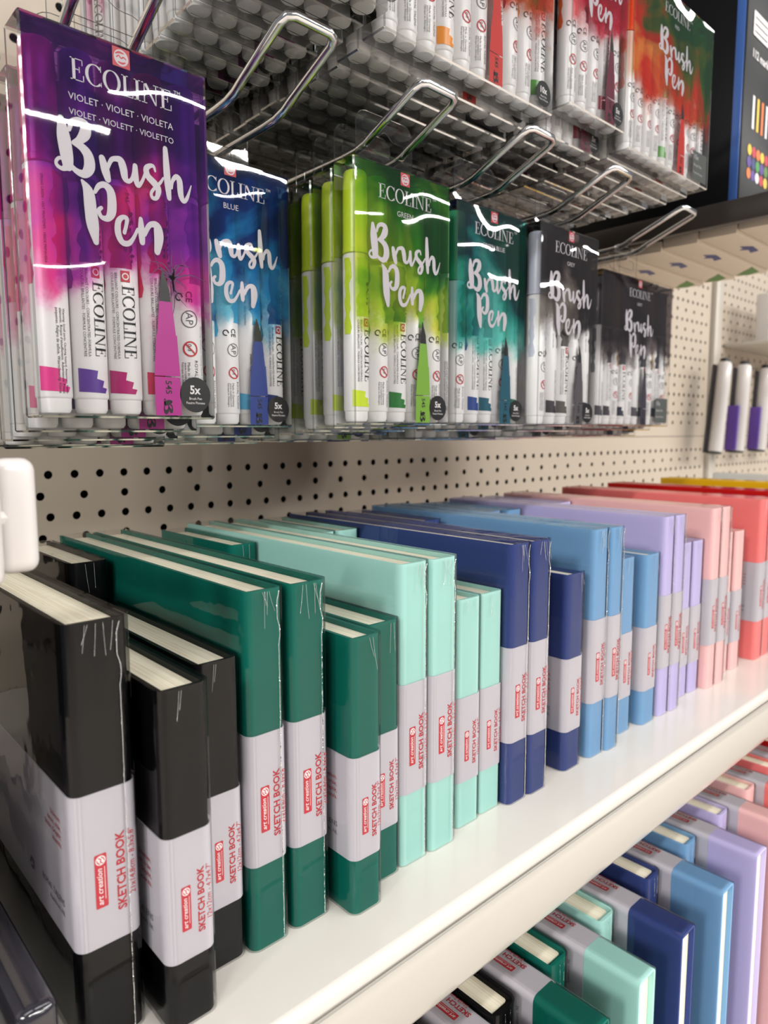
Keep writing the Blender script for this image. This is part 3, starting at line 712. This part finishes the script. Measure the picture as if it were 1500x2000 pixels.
# ------------------------------------------------------------------ marker sets
BH = 0.148
def case_mesh(W, D, H):
    b = MB(); r = 0.0008
    x0, x1, y0, y1 = 0, W, 0, D
    P = lambda x, y, z: (x, y, z)
    def face(vs): b.add(vs, [tuple(range(4))], M['case'])
    face([(r, 0, r), (W-r, 0, r), (W-r, 0, H-r), (r, 0, H-r)])
    face([(W-r, D, r), (r, D, r), (r, D, H-r), (W-r, D, H-r)])
    face([(0, D-r, r), (0, r, r), (0, r, H-r), (0, D-r, H-r)])
    face([(W, r, r), (W, D-r, r), (W, D-r, H-r), (W, r, H-r)])
    face([(r, r, H), (W-r, r, H), (W-r, D-r, H), (r, D-r, H)])
    face([(r, D-r, 0), (W-r, D-r, 0), (W-r, r, 0), (r, r, 0)])
    e = M['caseedge']
    for (xa, xb, ya, yb) in ((0, r, r, 0), (W-r, W, 0, r), (W, W-r, D-r, D), (r, 0, D, D-r)):
        b.add([(xa, ya, r), (xb, yb, r), (xb, yb, H-r), (xa, ya, H-r)], [(0, 1, 2, 3)], e)
    for (z, zo) in ((H-r, H), (r, 0)):
        for (a, c, ai, ci) in (((r, 0), (W-r, 0), (r, r), (W-r, r)), ((W, r), (W, D-r), (W-r, r), (W-r, D-r)), ((W-r, D), (r, D), (W-r, D-r), (r, D-r)), ((0, D-r), (0, r), (r, D-r), (r, r))):
            b.add([(a[0], a[1], z), (c[0], c[1], z), (ci[0], ci[1], zo), (ai[0], ai[1], zo)], [(0, 1, 2, 3)], e)
    # tuck flap line under the box
    b.add([(0.004, D*0.5, -0.0003), (W-0.004, D*0.5, -0.0003), (W-0.004, D*0.5+0.0005, -0.0003), (0.004, D*0.5+0.0005, -0.0003)], [(0, 1, 2, 3)], e)
    return b.mesh('plastic_case')
def tab_mesh(W, D, H):
    """hang tab with a euro slot, in the back plane of the box"""
    b = MB(); cx = W/2; hw, hh = 0.023, 0.038; y = D-0.0006; z0 = H-0.003
    # outer outline sampled against the slot outline
    def outer(t):
        a = 2*PI*t; c, s = math.cos(a), math.sin(a); k = min(hw/max(abs(c), 1e-6), (hh/2)/max(abs(s), 1e-6))
        x, z = k*c, k*s
        # rounded upper corners
        if z > hh/2-0.008 and abs(x) > hw-0.008:
            px, pz = (hw-0.008)*(1 if x > 0 else -1), hh/2-0.008; d = math.hypot(x-px, z-pz)
            if d > 0.008: x, z = px+(x-px)*0.008/d, pz+(z-pz)*0.008/d
        return x, z
    def inner(t):
        a = 2*PI*t; c, s = math.cos(a), math.sin(a); k = min(0.0165/max(abs(c), 1e-6), 0.0042/max(abs(s), 1e-6)); x, z = k*c, k*s
        if z > 0: z += 0.0042*math.exp(-(x/0.0045)**2)
        return x, z
    n = 64; V = []; 
    for k in range(n): x, z = outer(k/n); V.append((cx+x, y, z0+hh/2+z))
    for k in range(n): x, z = inner(k/n); V.append((cx+x, y, z0+0.021+z))
    b.add(V, [(k, (k+1) % n, n+(k+1) % n, n+k) for k in range(n)], M['case'])
    E_ = [V[k] for k in range(n)]; b.sweep(E_, 0.00022, M['caseedge'], 4, closed=True)
    b.sweep([V[n+k] for k in range(n)], 0.00022, M['caseedge'], 4, closed=True)
    return b.mesh('hang_tab')
def print_mesh(W, H, washm, name_lines, ink, wide=False, front=True, count='5x', square=False):
    """printed clear sheet behind the front of the box"""
    b = MB(); y = 0.0006
    k = 0.001*W/0.080 if not wide else 0.001
    ox = 0 if not wide else (W-0.080)/2
    b.add([(0.0012, y, 0.001), (W-0.0012, y, 0.001), (W-0.0012, y, H-0.001), (0.0012, y, H-0.001)], [(0, 1, 2, 3)], washm)
    lay = lambda g, mat, e: b.add([(x, y-e, z) for x, z in g[0]], g[1], mat)
    silver = M['silver']
    lay(xf(BP if front else BPs, k, ox, 0 if not wide else 0.0), silver, 0.00022)
    s = 0.0442*k*1000/ECO[2]; lay(xf(ECO, s, ox+0.0192*k*1000, 0.1290), silver, 0.0002)
    cx = ox+0.0405*k*1000
    g = glyphs('TM'); lay(xf(g, 0.0016, ox+0.0640*k*1000, 0.1362), silver, 0.0002)
    lay(rect2d(cx-0.0037, 0.1395, cx+0.0037, 0.1468), M['red'], 0.0002)
    lay(disc2d(cx, 0.1431, 0.0031, 20), silver, 0.00026)
    for st in ([(-2.2, 1.2, .5), (-.8, 1.9, .8), (1.0, 1.8, .5)], [(-2.0, -0.2, .4), (-1.0, .7, .5), (0, -.2, .5), (1, .5, .5), (2.0, -.1, .4)], [(-1.2, -1.8, .5), (.4, -2.0, .8), (1.8, -1.4, .4)]):
        lay(xf(stroke2d(st, n=3), 0.001, cx, 0.1431), M['red'], 0.00032)
    for i, t in enumerate(name_lines):
        g = glyphs(t); s = min(0.0030, 0.0450/g[2])
        lay(xf(g, s, cx-g[2]*s/2, 0.1215-0.0056*i), silver, 0.0002)
    # drawn brush tip and barrel
    bx = ox+0.050*k*1000; c = ink
    lay(merge2d([rect2d(bx, 0.0015, bx+0.0125, 0.018), ([(bx, .0185), (bx+.0125, .0185), (bx+.0115, .036), (bx+.0015, .036)], [(0, 1, 2, 3)]), ([(bx+.002, .036), (bx+.011, .036), (bx+.0095, .050), (bx+.0035, .050)], [(0, 1, 2, 3)])]), c, 0.0002)
    lay(([(bx+.0038, .0500), (bx+.0090, .0500), (bx+.0085, .055), (bx+.0058, .063), (bx+.0052, .063), (bx+.0040, .055)], [(0, 1, 2, 3, 4, 5)]), M['black'], 0.00024)
    g = glyphs('545', 0.01); lay(([(bx+.0052+b_*0.0028, .0165-a_*0.0028) for a_, b_ in g[0]], g[1]), M['black'], 0.0003)
    lay(([(bx+.0045+(115-yy)*-0.0002+0.0035, .0085-(xx-12)*0.00042) for xx, yy in stroke_b[0]], stroke_b[1]), M['black'], 0.0003)
    # count badge
    if square:
        lay(rect2d(W-0.030, 0.004, W-0.003, 0.030), M['tag10'], 0.0002)
        for i, (t, s) in enumerate((('10x', 0.0045), ('Brush Pen', 0.0026), ('Feutre Pinceau', 0.0020))):
            g = glyphs(t, 0.01); lay(xf(g, s, W-0.028, 0.0225-0.0065*i), silver, 0.0003)
    else:
        ccx = W-0.0100; lay(disc2d(ccx, 0.0108, 0.0078, 32), M['black'], 0.0002)
        g = glyphs(count, 0.03); s = 0.0036; lay(xf(g, s, ccx-g[2]*s/2, 0.0112), M['white'], 0.0003)
        for i, t in enumerate(('Brush Pen', 'Feutre Pinceau')):
            g = glyphs(t, 0.008); s = 0.0011; lay(xf(g, s, ccx-g[2]*s/2, 0.0086-0.0019*i), M['white'], 0.0003)
    return b
M['silver'] = principled('silver_grey_ink', srgb(204, 198, 204), 0.4)
M['tag10'] = principled('grey_badge', srgb(92, 96, 92), 0.5)
stroke_b = merge2d([stroke2d(s, n=3) for s in BRUSH[:4]])
INK = {'violet': principled('ink_magenta', srgb(186, 34, 148), 0.4), 'blue': principled('ink_blue', srgb(34, 60, 140), 0.4),
       'green': principled('ink_green', srgb(130, 176, 60), 0.4), 'teal': principled('ink_teal', srgb(20, 90, 110), 0.4),
       'grey': principled('ink_grey', srgb(90, 84, 88), 0.4), 'darkgrey': principled('ink_dark_grey', srgb(60, 54, 70), 0.4),
       'red': principled('ink_red', srgb(200, 46, 34), 0.4), 'crimson': principled('ink_crimson', srgb(110, 20, 50), 0.4)}
LINES = {'violet': ['VIOLET · VIOLET · VIOLETA', 'VIOLET · VIOLETT · VIOLETTO'], 'blue': ['BLUE'], 'green': ['GREEN'], 'teal': ['GREEN BLUE'],
         'grey': ['GREY'], 'darkgrey': ['GREY'], 'red': ['RED'], 'crimson': ['RED']}
PENC = {
 'violet': [(222, 60, 140), (96, 60, 150), (176, 30, 110), (214, 40, 90), (150, 80, 180)],
 'blue': [(30, 80, 160), (50, 60, 140), (60, 170, 210), (90, 180, 220), (30, 50, 120)],
 'green': [(204, 226, 44), (80, 160, 60), (40, 120, 50), (110, 180, 70), (60, 140, 50)],
 'teal': [(60, 180, 130), (40, 70, 140), (20, 90, 110), (110, 200, 170), (40, 120, 100)],
 'grey': [(196, 200, 214), (60, 54, 60), (90, 84, 80), (120, 112, 90), (50, 46, 54)],
 'darkgrey': [(80, 76, 84), (60, 54, 60), (180, 140, 60), (40, 40, 60), (150, 150, 160)],
 'red': [(236, 90, 40), (220, 40, 40), (120, 20, 60), (240, 150, 40), (90, 160, 60)],
 'crimson': [(236, 110, 60), (120, 20, 60), (220, 60, 90), (160, 30, 60), (240, 130, 60)],
}
def flower(b, y):
    lay = lambda g: b.add([(x, y, z) for x, z in g[0]], g[1], M['purpleline'])
    rr_ = random.Random(5)
    for i in range(16):
        a = 2*PI*i/16+rr_.uniform(-.15, .15); L = rr_.uniform(8, 17)*(1.2 if i % 4 == 0 else .8); c = rr_.uniform(-4, 4)
        P = [(0, 0, 1.0), (L*.5*math.cos(a)-c*math.sin(a), L*.5*math.sin(a)+c*math.cos(a), .5), (L*math.cos(a), L*math.sin(a), .15)]
        lay(xf(stroke2d(P, n=4), 0.001, 0.0600, 0.0600))
M['purpleline'] = principled('purple_line_ink', srgb(96, 20, 100), 0.5)
ORD = ['front', 'second', 'third', 'fourth', 'fifth', 'sixth', 'seventh', 'eighth', 'ninth', 'tenth', 'eleventh', 'twelfth', 'thirteenth', 'fourteenth', 'fifteenth', 'sixteenth', 'seventeenth']
def stack(key, desc, X, W, y0, z0, n, npen, hero=2, raise_=(0.0,), sag=0.0, H=BH, kinds='CABAB', step=0.0192, square=False, count='5x', group=None, tilt=0.0, zs=1.0):
    D = 0.0182; wide = npen > 5; g = group or ('marker sets on the ' + desc + ' hook')
    cm = case_mesh(W, D, H); tm = tab_mesh(W, D, H)
    pb = print_mesh(W, H, WASH[key], LINES[key], INK[key], wide, True, count, square)
    if key == 'violet': flower(pb, 0.00045)
    pmesh = pb.mesh('printed_film')
    rr_ = random.Random(hash(desc) % 1000 if 0 else sum(map(ord, desc)))
    pitch = (W-0.003)/npen; sc = pitch/0.0150
    cols = [srgb(*c) for c in PENC[key]]
    for i in range(n):
        dz = raise_[i] if i < len(raise_) else sag+rr_.uniform(-0.0012, 0.0008)
        dx = 0 if i == 0 else rr_.uniform(-0.0015, 0.0015)
        e = empty('marker_set', (X+dx, y0+i*step, z0+dz), (tilt if i == 0 else 0, 0, 0 if i == 0 else rr_.uniform(-0.012, 0.012)))
        many = 'ten-pen' if wide else 'five-pen'
        e.scale = (1, 1, zs if i == 0 or zs < 1 else 1)
        tag(e, '%s brush pen set, %s, %s on its hook' % (desc, many, 'frontmost' if i == 0 else ORD[i]+' from the front'), 'pen set', g)
        obj('plastic_case', cm, e); obj('hang_tab', tm, e)
        obj('printed_film', pmesh, e)
        for k in range(npen):
            x = 0.0015+pitch*(k+0.5); kd = kinds[k % len(kinds)]; cc = cols[k % len(cols)]
            if i < hero:
                p = obj('brush_pen', PENS[kd][0], e, (x, 0.0096, 0.0016), (0, 0, rr_.uniform(-.3, .3)), cc); p.scale = (sc*0.99, min(sc, 1.08)*0.99, (H-0.004)/0.144)
                obj('cap', PENS[kd][1], p, color=cc)
            else:
                p = obj('brush_pen', SIMPLE, e, (x, 0.0096, 0.0016), (0, 0, rr_.uniform(-1.5, 1.5)), cc); p.scale = (sc*0.99, min(sc, 1.08)*0.99, (H-0.004)/0.144)

stack('violet', 'violet', 0.0912, 0.0795, -0.2262, 0.2205, 8, 5, raise_=(0.0, -0.006, -0.010), sag=-0.0135, kinds='CAAAB', zs=1.05)
stack('blue', 'blue', 0.1745, 0.0795, -0.1720, 0.2175, 5, 5, raise_=(0.0, -0.006), sag=-0.0095, kinds='ABBCA')
stack('green', 'lime green', 0.2615, 0.0795, -0.2230, 0.2188, 14, 5, hero=4, raise_=(0.0, -0.002, -0.004, -0.006), sag=-0.010, kinds='ABABB')
stack('teal', 'green-blue', 0.3600, 0.0775, -0.2120, 0.2192, 13, 5, raise_=(0.0, -0.004), sag=-0.010, kinds='BAABC')
stack('grey', 'light grey', 0.4400, 0.0795, -0.2220, 0.2188, 12, 5, raise_=(0.0, -0.004), sag=-0.010, kinds='BCABC')
stack('darkgrey', 'dark grey', 0.6150, 0.1450, -0.1700, 0.2205, 8, 10, raise_=(0.0, -0.004), sag=-0.010, kinds='CABAB', square=True, count='10x', H=BH)
# upper row
stack('violet', 'upper violet', 0.1780, 0.0760, -0.2800, 0.4235, 12, 5, kinds='CAAAB', sag=-0.003)
stack('red', 'upper red and white', 0.2600, 0.1500, -0.2500, 0.4200, 16, 10, raise_=(0.0, -0.004), sag=-0.005, kinds='BBBABB', count='10x')
stack('crimson', 'upper crimson', 0.4330, 0.0730, -0.2480, 0.4360, 14, 5, raise_=(0.0, -0.014), sag=-0.014, kinds='BBBAB')
stack('red', 'upper red and green', 0.5110, 0.1370, -0.2500, 0.4265, 15, 10, raise_=(0.0, -0.002), sag=-0.004, kinds='BBBBA', square=True, count='10x', zs=0.89)

# ------------------------------------------------------------------ hooks
def hook_mesh(hw=0.0150, yb=0.098, ybend=-0.205, ytip=-0.250, rise=0.0215, r=0.00235):
    b = MB()
    def side(x): return [(x, yb, 0), (x, ybend+0.02, 0), (x, ybend+0.008, 0.0006), (x, ybend, 0.0024), (x, ybend-0.008, 0.0060)]
    P = side(-hw)
    tipz = rise; c = 0.005
    P += [(-hw, ytip+c, tipz-0.0025), (-hw+c*0.3, ytip+c*0.3, tipz-0.0007), (-hw+c, ytip, tipz), (hw-c, ytip, tipz), (hw-c*0.3, ytip+c*0.3, tipz-0.0007), (hw, ytip+c, tipz-0.0025)]
    P += side(hw)[::-1]
    b.sweep(P, r, M['chrome'], 12)
    return b
def hook_plate():
    b = MB(); b.rbox(-0.022, 0.022, 0.0935, 0.0985, -0.012, 0.012, M['chrome'], 0.0012); return b.mesh('mounting_plate')
HM = hook_mesh().mesh('wire_loop'); HP = hook_plate()
def hook(x, z, label, hm=HM, dy=0.0, group='chrome display hooks'):
    e = empty('display_hook', (x, 0, z)); tag(e, label, 'hook', group)
    w_ = obj('wire_loop', hm, e); obj('mounting_plate', HP, e); return e
hook(0.131, 0.3845, 'chrome display hook carrying the violet pen sets')
hook(0.214, 0.3830, 'chrome display hook with upturned end above the blue pen sets')
hook(0.3015, 0.3815, 'chrome display hook with upturned end above the lime green pen sets')
hook(0.3995, 0.3850, 'chrome display hook with upturned end above the green-blue pen sets')
hook(0.502, 0.3860, 'chrome display hook with upturned end above the light grey pen sets')
HF = hook_mesh(ybend=-0.160, ytip=-0.218, rise=0.0260).mesh('wire_loop')
hook(0.686, 0.3990, 'chrome display hook with upturned end above the dark grey pen sets', HF)
HU = hook_mesh(ybend=-0.245, ytip=-0.29).mesh('wire_loop')
for x, z, t in ((0.216, 0.5860, 'upper violet'), (0.335, 0.5830, 'upper red and white'), (0.4695, 0.5850, 'upper crimson'), (0.5795, 0.5885, 'upper red and green')):
    hook(x, z, 'chrome display hook holding the %s pen sets' % t, HU)

# ------------------------------------------------------------------ right-hand end
e = empty('black_display_box', (0.832, -0.205, 0.4545)); tag(e, 'large black carton with blue edge and coloured dots at the upper right', 'box')
b = MB(); b.rbox(0, 0.185, 0, 0.26, 0, 0.26, M['blackbox'], 0.002)
b.build('carton', e)
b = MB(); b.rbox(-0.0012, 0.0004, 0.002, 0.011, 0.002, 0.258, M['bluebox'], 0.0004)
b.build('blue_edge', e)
b = MB(); y = -0.0006
lay = lambda g, mat, e_=0.0: b.add([(x, y-e_, z) for x, z in g[0]], g[1], mat)
dots = [['yellow', 'red', 'orange', 'yellow', 'red'], ['purple', 'navyink', 'greend', 'purple', 'leafink'], ['orange', 'purple', 'white', 'red', 'yellow']]
for rr_ in range(3):
    for cc in range(5): lay(disc2d(0.022+0.0125*cc, 0.072-0.0125*rr_, 0.0058, 20), M[dots[rr_][cc]])
b.build('colour_dots', e); b = MB()
g = glyphs('112 markers', 0.02); lay(xf(g, 0.0085, 0.018, 0.168), M['white'])
b.build('lettering', e); b = MB()
for i in range(4): lay(rect2d(0.024+0.013*i, 0.095, 0.030+0.013*i, 0.130), M[['white', 'yellow', 'orange', 'white'][i]])
b.build('colour_bars', e)
b = MB(); lay(rrect2d(0.016, 0.190, 0.060, 0.215, 0.002), M['white'])
for i in range(3): lay(rect2d(0.019, 0.194+0.007*i, 0.056, 0.1955+0.007*i), M['greyink'], 0.0003)
b.build('barcode_sticker', e)
# dark shelf frame under it
e = empty('upper_display_shelf', (0, 0, 0)); tag(e, 'dark metal shelf frame under the black carton, upper right', 'shelf')
b = MB(); b.rbox(0.775, 0.786, -0.335, 0.099, 0.430, 0.453, M['darkmetal'], 0.0015); b.build('side_rail', e)
b = MB(); b.rbox(0.786, 1.022, -0.335, -0.323, 0.430, 0.453, M['darkmetal'], 0.0015); b.build('front_rail', e)
b = MB(); b.box(0.786, 1.022, -0.323, 0.099, 0.448, 0.453, M['darkmetal']); b.build('deck', e)
for k in range(6):
    b = MB(); b.rbox(0.786, 1.022, -0.27+0.065*k, -0.262+0.065*k, 0.440, 0.448, M['darkmetal'], 0.001); b.build('cross_bar', e)
# pads hung below the shelf, seen from underneath
pm = MB(); pm.rbox(0, 0.215, 0, 0.0395, 0, 0.012, M['pad'], 0.0008)
pm.add([(x, y_, -0.0003) for x, y_ in [(0.070, 0.008), (0.095, 0.011), (0.100, 0.022), (0.084, 0.018), (0.078, 0.026), (0.072, 0.020), (0.060, 0.019)]], [tuple(range(7))], M['navyink'])
pm.add([(x, y_, -0.0003) for x, y_ in [(0.165, 0.002), (0.200, 0.006), (0.212, 0.022), (0.205, 0.036), (0.188, 0.022), (0.176, 0.010)]], [tuple(range(6))], M['leafink'])
PM = pm.mesh('paper_pad')
for k in range(8):
    o = obj('paper_pad', PM, None, (0.800, -0.300+0.0415*k, 0.4285-0.0019*k), (0.02, 0, 0))
    tag(o, 'cream printed pad under the dark shelf, %s from the front' % ORD[k].replace('front', 'first'), 'pad', 'cream pads under the dark shelf')
# marker tubes beyond the post
tb = MB(); tb.lathe([(0.010, 0), (0.0135, 0.001), (0.0135, 0.004)], M['black'], 16); tb.lathe([(0.0135, 0.004), (0.014, 0.010), (0.014, 0.125), (0.0143, 0.126), (0.0143, 0.175), (0.012, 0.181)], M['whiteplastic'], 16); tb.lathe([(0.009, 0.181), (0.009, 0.188), (0.007, 0.189)], M['black'], 16)
b_body = tb.mesh('tube_body')
bk = MB(); bk.rbox(-0.018, 0.020, 0.010, 0.016, 0.000, 0.175, M['tray'], 0.001); BK = bk.mesh('backing_card')
pu = MB(); pu.rbox(-0.0250, -0.0185, -0.006, 0.016, 0.004, 0.095, M['purple'], 0.0006); PU = pu.mesh('purple_panel')
for k, x in enumerate((1.415, 1.525, 1.645, 1.77)):
    e = empty('marker_tube', (x, 0.045, 0.172), (0, math.radians(9 if k == 0 else 6), 0))
    tag(e, 'white marker tube with black ends and purple print, %s beyond the books' % ('leftmost' if k == 0 else ORD[k]+' from the left'), 'marker', 'white marker tubes at the far right')
    obj('tube_body', b_body, e); obj('backing_card', BK, e)
    if k: obj('purple_panel', PU, e)
b = MB(); b.rbox(1.57, 2.4, -0.05, 0.099, 0.395, 0.403, M['post'], 0.002); o = b.build('far_shelf'); tag(o, 'small pale shelf beyond the post, far right', 'shelf')
wt = MB(); wt.rbox(0, 0.045, 0, 0.03, 0, 0.10, M['whiteplastic'], 0.004); wt.rbox(0.002, 0.043, -0.001, 0.0, 0.02, 0.03, M['greyink'], 0.0003); WT = wt.mesh('white_carton')
for k in range(4):
    o = obj('white_carton', WT, None, (1.60+0.082*k, 0.02, 0.4032)); tag(o, 'white carton on the small far shelf, %s from the post' % ORD[k].replace('front', 'first'), 'box', 'white cartons on the far shelf')

# ------------------------------------------------------------------ foreground left
e = empty('label_holder', (0.0, -0.30, 0.189)); tag(e, 'white plastic label holder at the left edge, close to the camera', 'label holder')
b = MB(); b.rbox(0.0545, 0.0665, -0.004, 0.004, -0.0175, 0.0175, M['whiteplastic'], 0.0038, 4); b.build('front_plate', e)
b = MB(); b.rbox(0.040, 0.0545, -0.0125, -0.0045, -0.0195, 0.0195, M['whiteplastic'], 0.0038, 4); b.build('rear_plate', e)
b = MB(); b.sweep([(0.047, -0.006, 0.0), (0.047, 0.02, 0.0), (0.040, 0.06, 0.0), (0.040, 0.398, 0.0)], 0.0022, M['whiteplastic'], 8); b.sweep([(0.047, -0.006, 0.0), (0.060, 0.0, 0.0)], 0.0025, M['whiteplastic'], 8); b.build('holder_arm', e)
b = MB(); b.rbox(0.048, 0.0605, -0.317, -0.12, 0.0003, 0.0405, M['tray'], 0.004, 3)
o = b.build('plastic_divider'); tag(o, 'dark glossy plastic block at the bottom left corner of the shelf', 'shelf divider')
